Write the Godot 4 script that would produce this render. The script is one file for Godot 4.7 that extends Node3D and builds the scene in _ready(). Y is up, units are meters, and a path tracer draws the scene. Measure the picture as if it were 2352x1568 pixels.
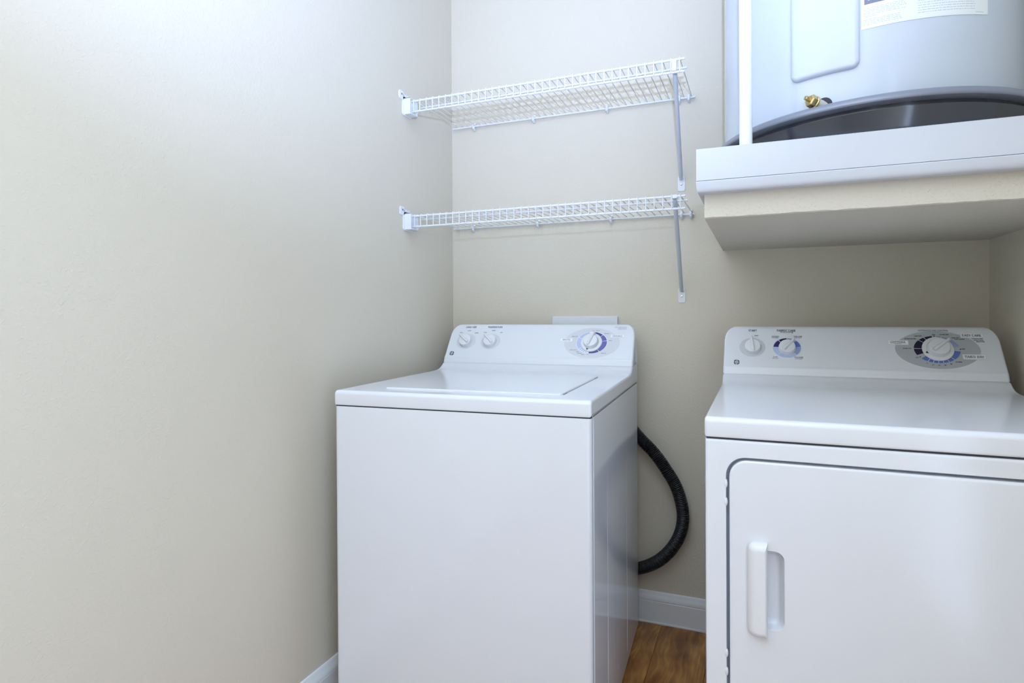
extends Node3D
# A laundry closet: top-loading washer, dryer, two wire shelves and a water heater on a drywall platform.

const ROOM_W := 1.76
const ROOM_Z := 2.95
const ROOM_H := 2.74

# ---------------------------------------------------------------- mesh builder
class MB:
	var t := PackedVector3Array()          # triangles, counter-clockwise seen from outside
	var xf := Transform3D()

	func tri(a: Vector3, b: Vector3, c: Vector3) -> void:
		if (b - a).cross(c - a).length_squared() < 1e-18:
			return
		t.append(xf * a); t.append(xf * b); t.append(xf * c)

	func quad(a: Vector3, b: Vector3, c: Vector3, d: Vector3) -> void:
		tri(a, b, c); tri(a, c, d)

	func loft(loops: Array, cap0 := true, cap1 := true, closed := true) -> void:
		for k in loops.size() - 1:
			var p: PackedVector3Array = loops[k]
			var q: PackedVector3Array = loops[k + 1]
			var n := p.size()
			for i in (n if closed else n - 1):
				var j := (i + 1) % n
				quad(p[i], p[j], q[j], q[i])
		if cap0: fan(loops[0], true)
		if cap1: fan(loops[-1], false)

	func fan(l: PackedVector3Array, back: bool) -> void:
		var c := Vector3.ZERO
		for p in l: c += p
		c /= l.size()
		for i in l.size():
			var j := (i + 1) % l.size()
			if back: tri(c, l[j], l[i])
			else: tri(c, l[i], l[j])

	# rounded rectangle, counter-clockwise in x,y at height z
	static func rrect(x0: float, y0: float, x1: float, y1: float, r: float, n: int, z: float) -> PackedVector3Array:
		var o := PackedVector3Array()
		r = maxf(r, 0.00001)
		var cs := [Vector2(x1 - r, y0 + r), Vector2(x1 - r, y1 - r), Vector2(x0 + r, y1 - r), Vector2(x0 + r, y0 + r)]
		for k in 4:
			for i in n + 1:
				var a := -PI / 2 + PI / 2 * (k + float(i) / n)
				o.append(Vector3(cs[k].x + r * cos(a), cs[k].y + r * sin(a), z))
		return o

	# a slab in x,y between z0 and z1 with corner radius rc and rounded rims rz0 / rz1
	func slab(x0: float, y0: float, x1: float, y1: float, z0: float, z1: float, rc: float, rz0 := 0.0, rz1 := 0.0, n := 5, m := 3) -> void:
		var loops := []
		if rz0 > 0:
			for k in m + 1:
				var a := PI / 2 * k / m
				var i := rz0 * (1 - sin(a))
				loops.append(rrect(x0 + i, y0 + i, x1 - i, y1 - i, rc - i, n, z0 + rz0 * (1 - cos(a))))
		else:
			loops.append(rrect(x0, y0, x1, y1, rc, n, z0))
		if rz1 > 0:
			for k in m + 1:
				var a := PI / 2 * k / m
				var i := rz1 * (1 - cos(a))
				loops.append(rrect(x0 + i, y0 + i, x1 - i, y1 - i, rc - i, n, z1 - rz1 * (1 - sin(a))))
		else:
			loops.append(rrect(x0, y0, x1, y1, rc, n, z1))
		loft(loops)

	func box(a: Vector3, b: Vector3, r := 0.0) -> void:
		if r > 0:
			slab(a.x, a.y, b.x, b.y, a.z, b.z, r, r, r, 3, 3)
		else:
			var p := func(x, y, z): return Vector3(b.x if x else a.x, b.y if y else a.y, b.z if z else a.z)
			loft([PackedVector3Array([p.call(0, 0, 0), p.call(1, 0, 0), p.call(1, 1, 0), p.call(0, 1, 0)]), PackedVector3Array([p.call(0, 0, 1), p.call(1, 0, 1), p.call(1, 1, 1), p.call(0, 1, 1)])])

	func tube(path: Array, radii, sides := 10, caps := true) -> void:
		var loops := []
		var up := Vector3.ZERO
		for i in path.size():
			var d: Vector3 = (path[mini(i + 1, path.size() - 1)] - path[maxi(i - 1, 0)]).normalized()
			if up == Vector3.ZERO:
				up = Vector3.UP if absf(d.y) < 0.9 else Vector3.RIGHT
			up = (up - d * up.dot(d)).normalized()
			var side := up.cross(d)
			var r: float = radii if radii is float else radii[i]
			var l := PackedVector3Array()
			for k in sides:
				var a := TAU * k / sides
				l.append(path[i] + (side * sin(a) + up * cos(a)) * -r)
			l.reverse()
			loops.append(l)
		# make the loops run counter-clockwise about the direction of travel
		var d0: Vector3 = path[1] - path[0]
		var l0: PackedVector3Array = loops[0]
		if (l0[0] - path[0]).cross(l0[1] - path[0]).dot(d0) < 0:
			for l in loops.size():
				var x: PackedVector3Array = loops[l]
				x.reverse()
				loops[l] = x
		loft(loops, caps, caps)

	# profile of (radius, height) pairs going up, turned about y
	func lathe(profile: Array, n := 32, cap0 := true, cap1 := true) -> void:
		var loops := []
		for p in profile:
			var l := PackedVector3Array()
			for k in n:
				var a := TAU * k / n
				l.append(Vector3(p.x * cos(a), p.y, -p.x * sin(a)))
			loops.append(l)
		loft(loops, cap0, cap1)

	# a flat polygon in x,y (any winding) at z, facing +z (or -z)
	func flat(poly: PackedVector2Array, z: float, back := false) -> void:
		var ix := Geometry2D.triangulate_polygon(poly)
		for i in range(0, ix.size(), 3):
			var a := poly[ix[i]]; var b := poly[ix[i + 1]]; var c := poly[ix[i + 2]]
			var ccw := (b - a).cross(c - a) > 0
			if ccw == back:
				var s := b; b = c; c = s
			tri(Vector3(a.x, a.y, z), Vector3(b.x, b.y, z), Vector3(c.x, c.y, z))

	func commit(angle := 38.0) -> ArrayMesh:
		var n := t.size() / 3
		var unit := PackedVector3Array(); unit.resize(n)
		var area := PackedVector3Array(); area.resize(n)
		var at := {}
		for i in n:
			var g := (t[3 * i + 1] - t[3 * i]).cross(t[3 * i + 2] - t[3 * i])
			area[i] = g
			unit[i] = g.normalized()
			for k in 3:
				var key := Vector3i((t[3 * i + k] * 50000.0).round())
				if not at.has(key): at[key] = PackedInt32Array()
				at[key].append(i)
		var lim := cos(deg_to_rad(angle))
		var v := PackedVector3Array(); v.resize(3 * n)
		var nn := PackedVector3Array(); nn.resize(3 * n)
		for i in n:
			var u := unit[i]
			for k in 3:
				var p := t[3 * i + k]
				var s := Vector3.ZERO
				for j in at[Vector3i((p * 50000.0).round())]:
					if unit[j].dot(u) > lim: s += area[j]
				var w := 3 * i + (0 if k == 0 else 3 - k)      # clockwise for Godot
				v[w] = p
				nn[w] = s.normalized()
		var arr := []
		arr.resize(Mesh.ARRAY_MAX)
		arr[Mesh.ARRAY_VERTEX] = v
		arr[Mesh.ARRAY_NORMAL] = nn
		var m := ArrayMesh.new()
		m.add_surface_from_arrays(Mesh.PRIMITIVE_TRIANGLES, arr)
		return m

# ---------------------------------------------------------------- scene helpers
var M := {}
var font: SystemFont

func part(called: String, mesh, mat: Material, parent: Node, label := "", angle := 38.0) -> MeshInstance3D:
	var o := MeshInstance3D.new()
	o.name = called
	o.mesh = mesh.commit(angle) if mesh is MB else mesh
	o.material_override = mat
	if label: o.set_meta("label", label)
	parent.add_child(o, true)
	return o

func thing(called: String, label: String, category: String, at := Vector3.ZERO, turn := 0.0, group := "") -> Node3D:
	var o := Node3D.new()
	o.name = called
	o.position = at
	o.rotation.y = turn
	o.set_meta("label", label)
	o.set_meta("category", category)
	if group: o.set_meta("group", group)
	add_child(o)
	return o

func struct(called: String, mesh, mat: Material, label: String) -> MeshInstance3D:
	var o := part(called, mesh, mat, self, label)
	o.set_meta("kind", "structure")
	return o

func lin(r: float, g: float, b: float) -> Color:
	return Color(r, g, b).linear_to_srgb()

func mat(called: String, c: Color, rough: float, metal := 0.0, spec := 0.5) -> StandardMaterial3D:
	var m := StandardMaterial3D.new()
	m.resource_name = called
	m.albedo_color = c
	m.roughness = rough
	m.metallic = metal
	m.metallic_specular = spec
	M[called] = m
	return m

func noise(seed_: int, freq: float, oct := 3) -> FastNoiseLite:
	var n := FastNoiseLite.new()
	n.seed = seed_
	n.noise_type = FastNoiseLite.TYPE_SIMPLEX_SMOOTH
	n.frequency = freq
	n.fractal_octaves = oct
	return n

func plaster(seed_: int, soft: float) -> ImageTexture:
	var a := noise(seed_, 0.030, 2).get_seamless_image(1024, 1024)
	var b := noise(seed_ + 7, 0.075, 2).get_seamless_image(1024, 1024)
	var im := Image.create(1024, 1024, false, Image.FORMAT_L8)
	var da := a.get_data(); var db := b.get_data()
	var d := PackedByteArray(); d.resize(1024 * 1024)
	for i in d.size():
		var h := clampf((da[i] / 255.0 - 0.52) * 3.2, 0.0, 1.0)
		d[i] = int(clampf(h * 0.72 + db[i] / 255.0 * 0.28, 0, 1) * 255)
	im.set_data(1024, 1024, false, Image.FORMAT_L8, d)
	im.convert(Image.FORMAT_RGBA8)
	im.bump_map_to_normal_map(soft)
	return ImageTexture.create_from_image(im)

func wood() -> ImageTexture:
	var im := Image.create(512, 1024, false, Image.FORMAT_RGBA8)
	var fine := noise(3, 0.5, 2)
	var mid := noise(5, 0.035, 4)
	var big := noise(9, 0.008, 3)
	for y in 1024:
		for x in 512:
			var w := big.get_noise_2d(x * 0.8, y * 0.5) * 30.0
			var g := mid.get_noise_2d((x + w) * 1.3, y * 0.09)
			var f := fine.get_noise_2d(x * 0.9, y * 0.03)
			var b := big.get_noise_2d(x + 900, y * 0.7 + 300)
			var k := clampf(0.55 + g * 0.34 + f * 0.12 + b * 0.55, 0, 1)
			var c := Color(0.49, 0.30, 0.145).lerp(Color(0.86, 0.635, 0.37), k)
			im.set_pixel(x, y, c)
	return ImageTexture.create_from_image(im)

func label_sheet() -> ImageTexture:
	var im := Image.create(1024, 512, false, Image.FORMAT_RGBA8)
	im.fill(Color(0.93, 0.95, 0.95))
	var r := RandomNumberGenerator.new()
	r.seed = 11
	var ink := Color(0.74, 0.79, 0.83)
	# left column of small print, below a thick framed box
	var frame := Color(0.47, 0.49, 0.57)
	im.fill_rect(Rect2i(24, 0, 470, 305), frame)
	im.fill_rect(Rect2i(52, 0, 414, 274), Color(0.93, 0.95, 0.95))
	for col in 2:
		var x0 := 18 if col == 0 else 425
		var x1 := 356 if col == 0 else 950
		var y := 338 if col == 0 else 20
		var k := 0
		while y < (486 if col == 0 else 470):
			var wide := x1 - r.randi_range(0, 70)
			if k % 6 == 5: wide = x0 + (x1 - x0) * r.randi_range(25, 60) / 100
			var x := x0 if col == 0 or y > 310 else 520
			while x < wide:
				var w := r.randi_range(8, 34)
				im.fill_rect(Rect2i(x, y, mini(w, wide - x), 5), ink)
				x += w + 6
			y += 14 if col == 0 else 20
			k += 1
			if col == 0 and k == 6: y += 12
	im.fill_rect(Rect2i(900, 488, 80, 5), ink)
	return ImageTexture.create_from_image(im)

func ease_path(p: Array, steps: int) -> Array:
	var c := Curve3D.new()
	for i in p.size():
		var t: Vector3 = (p[mini(i + 1, p.size() - 1)] - p[maxi(i - 1, 0)]) / 6.0
		c.add_point(p[i], -t, t)
	var o := []
	var l := c.get_baked_length()
	for i in steps + 1:
		o.append(c.sample_baked(l * i / steps, true))
	return o

# ================================================================ the scene
func _ready() -> void:
	setup_view()
	setup_materials()
	build_room()
	build_platform()
	build_washer()
	build_dryer()
	build_shelf("wire_shelf", 1.8125, 0.0, "upper white wire shelf on the back wall, nearer the top of the picture")
	build_shelf("wire_shelf_001", 1.4172, 1.0, "lower white wire shelf on the back wall, just above the washer")
	build_heater()
	build_pan()
	build_pipe()
	build_hose()
	build_outlet_box()

func setup_view() -> void:
	# camera, matched to the photograph: focal length and principal point in pixels of a 2352 x 1568 frame
	var f := 1346.2463
	var px := Vector2(1219.0317, 729.0445)
	var yaw := 0.3717; var pitch := -0.0060; var roll := -0.0058
	var fwd := Vector3(-sin(yaw), 0, -cos(yaw))
	var right := Vector3(cos(yaw), 0, -sin(yaw))
	var f2 := fwd * cos(pitch) + Vector3.UP * sin(pitch)
	var u2 := Vector3.UP * cos(pitch) - fwd * sin(pitch)
	var r3 := right * cos(roll) + u2 * sin(roll)
	var u3 := u2 * cos(roll) - right * sin(roll)
	var cam := Camera3D.new()
	cam.name = "camera"
	cam.transform = Transform3D(Basis(r3, u3, -f2), Vector3(1.1376, 1.0805, 2.0673))
	var near := 0.05
	cam.keep_aspect = Camera3D.KEEP_HEIGHT
	cam.set_frustum(1568.0 / f * near, Vector2((1176.0 - px.x) / f * near, (px.y - 784.0) / f * near), near, 50.0)
	add_child(cam)

	var sky := ProceduralSkyMaterial.new()
	sky.sky_top_color = lin(0.610, 0.758, 1.0)
	sky.sky_horizon_color = lin(0.610, 0.758, 1.0)
	sky.ground_bottom_color = lin(0.610, 0.758, 1.0)
	sky.ground_horizon_color = lin(0.610, 0.758, 1.0)
	sky.sun_angle_max = 0.0
	var env := Environment.new()
	env.background_mode = Environment.BG_SKY
	env.sky = Sky.new()
	env.sky.sky_material = sky
	env.background_energy_multiplier = 4.35
	env.tonemap_mode = Environment.TONE_MAPPER_LINEAR
	env.tonemap_exposure = 1.0
	env.sdfgi_enabled = true
	env.ssao_enabled = true
	env.ssil_enabled = true
	var we := WorldEnvironment.new()
	we.name = "world_environment"
	we.environment = env
	add_child(we)

	# the photographer's flash on a bracket above the lens: the head points up and bounces off the ceiling,
	# and its small second tube throws a little light straight ahead
	var at := Vector3(1.175, 1.42, 2.10)
	flash("flash_bounce", at, Vector3(-0.40, 0.90, 0.10), lin(0.685, 0.804, 1.0), 8.0, 60.0)
	flash("flash_direct", at, Vector3(-0.35, 0.66, -0.66), lin(0.43, 0.571, 1.0), 4.5, 52.0)

func flash(called: String, at: Vector3, towards: Vector3, c: Color, energy: float, angle: float) -> void:
	var s := SpotLight3D.new()
	s.name = called
	s.light_color = c
	s.light_energy = energy
	s.light_size = 0.006
	s.spot_range = 8.0
	s.spot_attenuation = 2.0
	s.spot_angle = angle
	s.spot_angle_attenuation = 1.0
	s.shadow_enabled = true
	add_child(s)
	s.look_at_from_position(at, at + towards, Vector3(0, 0, 1))

func setup_materials() -> void:
	font = SystemFont.new()
	font.font_names = PackedStringArray(["Droid Sans"])
	var wall := mat("wall_paint", lin(0.705, 0.65, 0.535), 0.72, 0.0, 0.35)
	wall.uv1_triplanar = true
	wall.uv1_world_triplanar = true
	wall.uv1_scale = Vector3.ONE * 3.0
	wall.normal_enabled = true
	wall.normal_texture = plaster(21, 5.0)
	wall.normal_scale = 0.19
	var rough_wall: StandardMaterial3D = wall.duplicate()
	rough_wall.resource_name = "platform_plaster"
	rough_wall.albedo_color = lin(0.70, 0.655, 0.565)
	rough_wall.normal_scale = 0.45
	M["platform_plaster"] = rough_wall
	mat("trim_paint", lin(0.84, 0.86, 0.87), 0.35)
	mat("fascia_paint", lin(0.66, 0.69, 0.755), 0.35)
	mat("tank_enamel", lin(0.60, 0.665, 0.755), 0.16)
	mat("ceiling_paint", lin(0.80, 0.80, 0.78), 0.9)
	mat("enamel", lin(0.79, 0.81, 0.845), 0.15)
	mat("side_enamel", lin(0.79, 0.81, 0.845), 0.035)
	mat("plastic", lin(0.80, 0.81, 0.83), 0.32)
	mat("vinyl", lin(0.80, 0.82, 0.84), 0.38)
	mat("dark_gap", lin(0.03, 0.035, 0.045), 0.6)
	mat("ink", lin(0.035, 0.035, 0.06), 0.5)
	mat("soft_ink", lin(0.22, 0.23, 0.28), 0.5)
	mat("pale_ink", lin(0.42, 0.44, 0.50), 0.5)
	mat("white_print", lin(0.86, 0.87, 0.88), 0.3)
	mat("silver_print", lin(0.47, 0.50, 0.52), 0.35)
	mat("mist_print", lin(0.68, 0.69, 0.72), 0.3)
	mat("halo_print", lin(0.60, 0.63, 0.66), 0.35)
	mat("navy_print", lin(0.016, 0.010, 0.045), 0.4)
	mat("purple_print", lin(0.045, 0.022, 0.16), 0.4)
	mat("violet_print", lin(0.13, 0.13, 0.40), 0.4)
	mat("indigo_print", lin(0.07, 0.07, 0.25), 0.4)
	mat("lavender_print", lin(0.34, 0.40, 0.66), 0.4)
	mat("blue_print", lin(0.12, 0.20, 0.55), 0.4)
	mat("sky_print", lin(0.48, 0.58, 0.80), 0.4)
	mat("chrome", lin(0.75, 0.76, 0.78), 0.25, 1.0)
	mat("brass", lin(0.62, 0.48, 0.22), 0.3, 1.0)
	mat("black_plastic", lin(0.026, 0.031, 0.050), 0.14, 0.0, 0.8)
	mat("pan_rim", lin(0.21, 0.235, 0.30), 0.3, 0.0, 0.7)
	mat("hose_black", lin(0.012, 0.012, 0.015), 0.4)
	mat("caulk", lin(0.80, 0.81, 0.80), 0.6)

# ---------------------------------------------------------------- room
func build_room() -> void:
	var b := MB.new()
	b.box(Vector3(-0.12, -0.12, -0.12), Vector3(ROOM_W + 0.12, ROOM_H + 0.1, 0))
	struct("wall_back", b, M.wall_paint, "beige back wall behind the washer, dryer and wire shelves")
	b = MB.new()
	b.box(Vector3(-0.12, -0.12, 0), Vector3(0, ROOM_H + 0.1, ROOM_Z))
	struct("wall_left", b, M.wall_paint, "beige textured wall to the left of the washer")
	b = MB.new()
	b.box(Vector3(ROOM_W, -0.12, 0), Vector3(ROOM_W + 0.12, ROOM_H + 0.1, 1.9))
	b.box(Vector3(ROOM_W, 2.25, 1.9), Vector3(ROOM_W + 0.12, ROOM_H + 0.1, ROOM_Z))
	struct("wall_right", b, M.wall_paint, "beige side wall to the right of the dryer")
	b = MB.new()
	b.box(Vector3(-0.12, -0.12, ROOM_Z), Vector3(ROOM_W + 0.12, ROOM_H + 0.1, ROOM_Z + 0.12))
	struct("wall_front", b, M.wall_paint, "beige wall behind the camera, facing the washer")
	b = MB.new()
	b.box(Vector3(0, ROOM_H, 0), Vector3(ROOM_W, ROOM_H + 0.1, ROOM_Z))
	struct("ceiling", b, M.ceiling_paint, "white ceiling above the laundry closet")

	# floor: a dark underlay and planks running towards the back wall
	b = MB.new()
	b.box(Vector3(0, -0.12, 0), Vector3(ROOM_W, -0.012, ROOM_Z + 0.12))
	var fl := struct("floor", b, mat("underlay", lin(0.05, 0.035, 0.02), 0.9), "medium brown wood plank floor")
	var tex := wood()
	var ms := []
	var r := RandomNumberGenerator.new()
	r.seed = 4
	for k in 8:
		var m := mat("oak_%d" % k, Color(1, 1, 1).lerp(Color(0.82, 0.78, 0.74), r.randf()), 0.38)
		m.albedo_texture = tex
		m.uv1_triplanar = true
		m.uv1_scale = Vector3(2.6, 2.6, 0.9)
		m.uv1_offset = Vector3(r.randf(), r.randf(), r.randf())
		ms.append(m)
	var pw := 0.162
	var i := 0
	var x := 0.8195 - pw * 6
	while x < ROOM_W - 0.001:
		var a := maxf(x, 0.0)
		var c := minf(x + pw, ROOM_W)
		var z := -0.05 if i % 3 == 0 else (-0.22 if i % 3 == 1 else -0.12)
		while z < ROOM_Z + 0.1:
			var z0 := maxf(z, 0.0)
			var z1 := minf(z + 1.15, ROOM_Z + 0.12)
			if z1 > z0 + 0.02 and c > a + 0.002:
				var p := MB.new()
				var hx := (c - a) / 2 - 0.0004
				var hz := (z1 - z0) / 2 - 0.0005
				p.xf = Transform3D(Basis(Vector3.RIGHT, Vector3(0, 0, -1), Vector3.UP), Vector3.ZERO)   # slab thickness along y
				p.slab(-hx, -hz, hx, hz, -0.0115, 0.0, 0.0008, 0.0, 0.0008, 1, 1)
				var o := part("plank", p, ms[r.randi() % 8], fl)
				o.position = Vector3((a + c) / 2, 0, (z0 + z1) / 2)
			z += 1.15
		x += pw
		i += 1

	# baseboards: flat board, small bead line and a sloping cap, with caulk at the floor
	var prof := [Vector2(0, 0), Vector2(0.013, 0), Vector2(0.013, 0.074), Vector2(0.0118, 0.0752), Vector2(0.0118, 0.0772), Vector2(0.0132, 0.0785), Vector2(0.0125, 0.088), Vector2(0.0075, 0.096), Vector2(0.006, 0.1035), Vector2(0.0035, 0.1065), Vector2(0, 0.107)]
	for side in 3:
		b = MB.new()
		var loops := []
		for e in 2:
			var l := PackedVector3Array()
			for q in prof:
				if side == 0: l.append(Vector3(lerpf(0.0, ROOM_W, e), q.y, q.x))
				elif side == 1: l.append(Vector3(q.x, q.y, lerpf(ROOM_Z, 0.013, e)))
				else: l.append(Vector3(ROOM_W - q.x, q.y, lerpf(0.013, 1.9, e)))
			l.reverse()
			loops.append(l)
		b.loft(loops)
		var nm: String = ["baseboard_back", "baseboard_left", "baseboard_right"][side]
		var bb := struct(nm, b, M.trim_paint, ["white baseboard along the back wall between washer and dryer", "white baseboard along the left wall beside the washer", "white baseboard along the right wall behind the dryer"][side])
		if side == 0:
			var cb := MB.new()
			var path := []
			var rr := RandomNumberGenerator.new()
			rr.seed = 8
			var rad := []
			for k in 61:
				path.append(Vector3(0.02 + 1.72 * k / 60.0, 0.0015, 0.0135))
				rad.append(0.0035 + rr.randf() * 0.0022)
			cb.tube(path, rad, 6)
			part("caulk_bead", cb, M.caulk, bb, "white caulk bead along the floor")

# ---------------------------------------------------------------- platform
func build_platform() -> void:
	var t := thing("platform", "beige drywall platform with white trim holding the water heater above the dryer", "platform", Vector3(1.0257, 1.2885, 0))
	var o := Vector3(1.0257, 1.2885, 0)
	var b := MB.new()
	# the lower front edge of the drywall is a little uneven
	var n := 40
	var rr := noise(14, 0.9, 2)
	var lo := PackedVector3Array(); var hi := PackedVector3Array(); var lob := PackedVector3Array(); var hib := PackedVector3Array()
	for k in n + 1:
		var x := (ROOM_W - 1.0257) * k / n
		var w := rr.get_noise_1d(k * 0.6) * 0.0016
		lo.append(Vector3(x, 0.002 + w, 0.7209)); hi.append(Vector3(x, 0.147, 0.7209))
		lob.append(Vector3(x, 0.0 + w * 0.4, 0.7175)); hib.append(Vector3(x, 0.147, 0.0))
	for k in n:
		b.quad(lo[k], lo[k + 1], hi[k + 1], hi[k])
		b.quad(lob[k], lob[k + 1], lo[k + 1], lo[k])
		b.quad(Vector3(lob[k].x, 0, 0), Vector3(lob[k + 1].x, 0, 0), lob[k + 1], lob[k])
		b.quad(hi[k], hi[k + 1], hib[k + 1], hib[k])
	b.quad(Vector3(0, 0, 0), lob[0], Vector3(0, 0.147, 0.7209), Vector3(0, 0.147, 0))
	b.tri(lob[0], lo[0], Vector3(0, 0.147, 0.7209))
	var e := ROOM_W - 1.0257
	b.quad(Vector3(e, 0, 0.7175), Vector3(e, 0, 0), Vector3(e, 0.147, 0), Vector3(e, 0.147, 0.7209))
	b.quad(Vector3(e, 0, 0), Vector3(0, 0, 0), Vector3(0, 0.147, 0), Vector3(e, 0.147, 0))
	part("slab", b, M.platform_plaster, t, "beige textured drywall", 25.0)
	# white trim wraps the left side and the front; profile of (outward share, height)
	var wrap := func(prof: Array) -> MB:
		var m := MB.new()
		var loops := []
		for s in 3:
			var l := PackedVector3Array()
			for q in prof:
				var left: float = -q.x * 0.0145
				var front: float = 0.7209 + q.x * 0.0281
				l.append([Vector3(left, q.y, 0.001), Vector3(left, q.y, front), Vector3(e, q.y, front)][s] )
			loops.append(l)
		m.loft(loops)
		return m
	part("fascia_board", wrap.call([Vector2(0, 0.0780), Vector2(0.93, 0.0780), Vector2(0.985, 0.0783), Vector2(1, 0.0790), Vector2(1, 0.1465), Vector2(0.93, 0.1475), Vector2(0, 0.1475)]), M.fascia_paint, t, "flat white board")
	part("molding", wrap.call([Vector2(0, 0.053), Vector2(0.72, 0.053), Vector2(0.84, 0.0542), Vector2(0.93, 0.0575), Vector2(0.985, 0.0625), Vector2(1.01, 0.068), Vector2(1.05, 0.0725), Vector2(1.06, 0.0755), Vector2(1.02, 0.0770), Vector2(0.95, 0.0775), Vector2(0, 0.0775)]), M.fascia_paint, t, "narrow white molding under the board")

# ---------------------------------------------------------------- appliances
const W := 0.686
const D := 0.7273
const FO := Vector3(0, 0.9073, -0.6195)
const FV := Vector3(0, 0.8321, -0.5546)
const FN := Vector3(0, 0.5546, 0.8321)

func face_xf(x: float, v: float, off := 0.0, turn := 0.0) -> Transform3D:
	return Transform3D(Basis(Vector3.RIGHT, FV, FN) * Basis(Vector3(0, 0, 1), turn), FO + Vector3(x, 0, 0) + FV * v + FN * off)

# profile extruded along x with its rims rounded by r at both ends
func swell(b: MB, prof: PackedVector2Array, x0: float, x1: float, r: float, m := 4) -> void:
	# prof holds (z, y), counter-clockwise seen from +x with z to the left, closed
	var n := prof.size()
	var nor := PackedVector2Array()
	for i in n:
		var d := (prof[(i + 1) % n] - prof[i]).normalized()
		var c := (prof[i] - prof[(i + n - 1) % n]).normalized()
		var q := Vector2(d.y, -d.x) + Vector2(c.y, -c.x)
		nor.append(q.normalized())
	var loops := []
	for e in 2:
		for k in m + 1:
			var a := PI / 2 * k / m
			if e == 1: a = PI / 2 - a
			var inset := r * (1 - sin(a))
			var x := x0 + r * (1 - cos(a)) if e == 0 else x1 - r * (1 - cos(a))
			var l := PackedVector3Array()
			for i in n:
				var p := prof[i] - nor[i] * inset
				l.append(Vector3(x, p.y, p.x))
			loops.append(l)
	loops.reverse()
	b.loft(loops, false, false)
	end_caps(b, loops[-1], loops[0], 0.8465)

# closes both ends of an extrusion with strips down to the height of its foot
func end_caps(b: MB, l0: PackedVector3Array, l1: PackedVector3Array, foot: float) -> void:
	for i in l0.size():
		var j := (i + 1) % l0.size()
		b.quad(l0[i], Vector3(l0[i].x, foot, l0[i].z), Vector3(l0[j].x, foot, l0[j].z), l0[j])
		b.quad(l1[j], Vector3(l1[j].x, foot, l1[j].z), Vector3(l1[i].x, foot, l1[i].z), l1[i])

func deck_profile() -> PackedVector2Array:
	# (z, y) from the lower front edge over the top to the upstand under the console and back down
	var p := PackedVector2Array()
	p.append(Vector2(-0.0015, 0.8465)); p.append(Vector2(0.0, 0.850))
	for k in 6:
		var a := PI / 2 * k / 5
		p.append(Vector2(-0.011 + 0.011 * cos(a), 0.8734 + 0.011 * sin(a)))
	for q in [Vector2(-0.10, 0.8844), Vector2(-0.30, 0.8844), Vector2(-0.50, 0.8844), Vector2(-0.545, 0.8846), Vector2(-0.568, 0.8858), Vector2(-0.586, 0.8887), Vector2(-0.600, 0.8935), Vector2(-0.611, 0.8992), Vector2(-0.6195, 0.9062), Vector2(-0.640, 0.909), Vector2(-D, 0.909), Vector2(-D, 0.8465)]:
		p.append(q)
	return p

func build_console(t: Node3D) -> MeshInstance3D:
	# cross-section (z, y): planar sloping face with a shallow lip at its foot, rounded over the top
	var prof := []
	var put := func(v: float, off: float):
		var q: Vector3 = FO + FV * v + FN * off
		prof.append(Vector2(q.z, q.y))
	put.call(0.0035, -0.012); put.call(0.0035, -0.0050); put.call(0.0050, -0.0038); put.call(0.012, -0.0020); put.call(0.0185, -0.0002); put.call(0.0215, 0.0009); put.call(0.0240, 0.0012); put.call(0.0265, 0.0008); put.call(0.031, 0.0)
	put.call(0.06, 0.0); put.call(0.09, 0.0); put.call(0.12, 0.0); put.call(0.135, 0.0); put.call(0.145, -0.0002); put.call(0.152, -0.0008)
	var c: Vector3 = FO + FV * 0.152 - FN * 0.0228
	for k in 7:
		var a := deg_to_rad(33.7) + deg_to_rad(62.0) * (k + 1) / 7.0
		prof.append(Vector2(c.z + 0.022 * cos(a), c.y + 0.022 * sin(a)))
	var ytop: float = prof[-1].y
	prof.append(Vector2(-D, ytop - 0.0005))
	prof.append(Vector2(-D, ytop - 0.012))
	prof.append(Vector2(-D, 0.95))
	prof.append(Vector2(-D, FO.y + 0.003))
	var n := prof.size()
	var R := 0.036
	var inset := []
	for q in prof:
		var h: float = q.y - (ytop - R)
		inset.append(0.0 if h <= 0 else R - sqrt(maxf(0.0, R * R - h * h)) if h < R else R)
	for i in n: inset[i] = minf(inset[i], R) * 0.80 + maxf(0.0, prof[i].y - FO.y) * 0.02
	var loops := []
	var r := 0.006
	var m := 4
	for e in 2:
		for k in m + 1:
			var a := PI / 2 * k / m
			if e == 1: a = PI / 2 - a
			var l := PackedVector3Array()
			for i in n:
				var d: Vector2 = (prof[(i + 1) % n] - prof[(i + n - 1) % n]).normalized()
				var nr := Vector2(d.y, -d.x)
				var s: float = inset[i] + r * (1 - cos(a))
				var p: Vector2 = prof[i] - nr * r * (1 - sin(a))
				l.append(Vector3(s if e == 0 else W - s, p.y, p.x))
			loops.append(l)
	loops.reverse()
	var b := MB.new()
	b.loft(loops, false, false)
	end_caps(b, loops[-1], loops[0], FO.y + 0.003)
	return part("console", b, M.enamel, t)

func ellipse_on(b: MB, cx: float, cv: float, ra: float, rb: float, off: float, n := 64) -> void:
	var l := PackedVector3Array(); var l2 := PackedVector3Array()
	for k in n:
		var a := TAU * k / n
		l.append(Vector3(ra * cos(a), rb * sin(a), 0))
		l2.append(Vector3(ra * cos(a), rb * sin(a), -0.0006))
	b.xf = face_xf(cx, cv, off)
	b.loft([l2, l], false, true)

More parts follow.
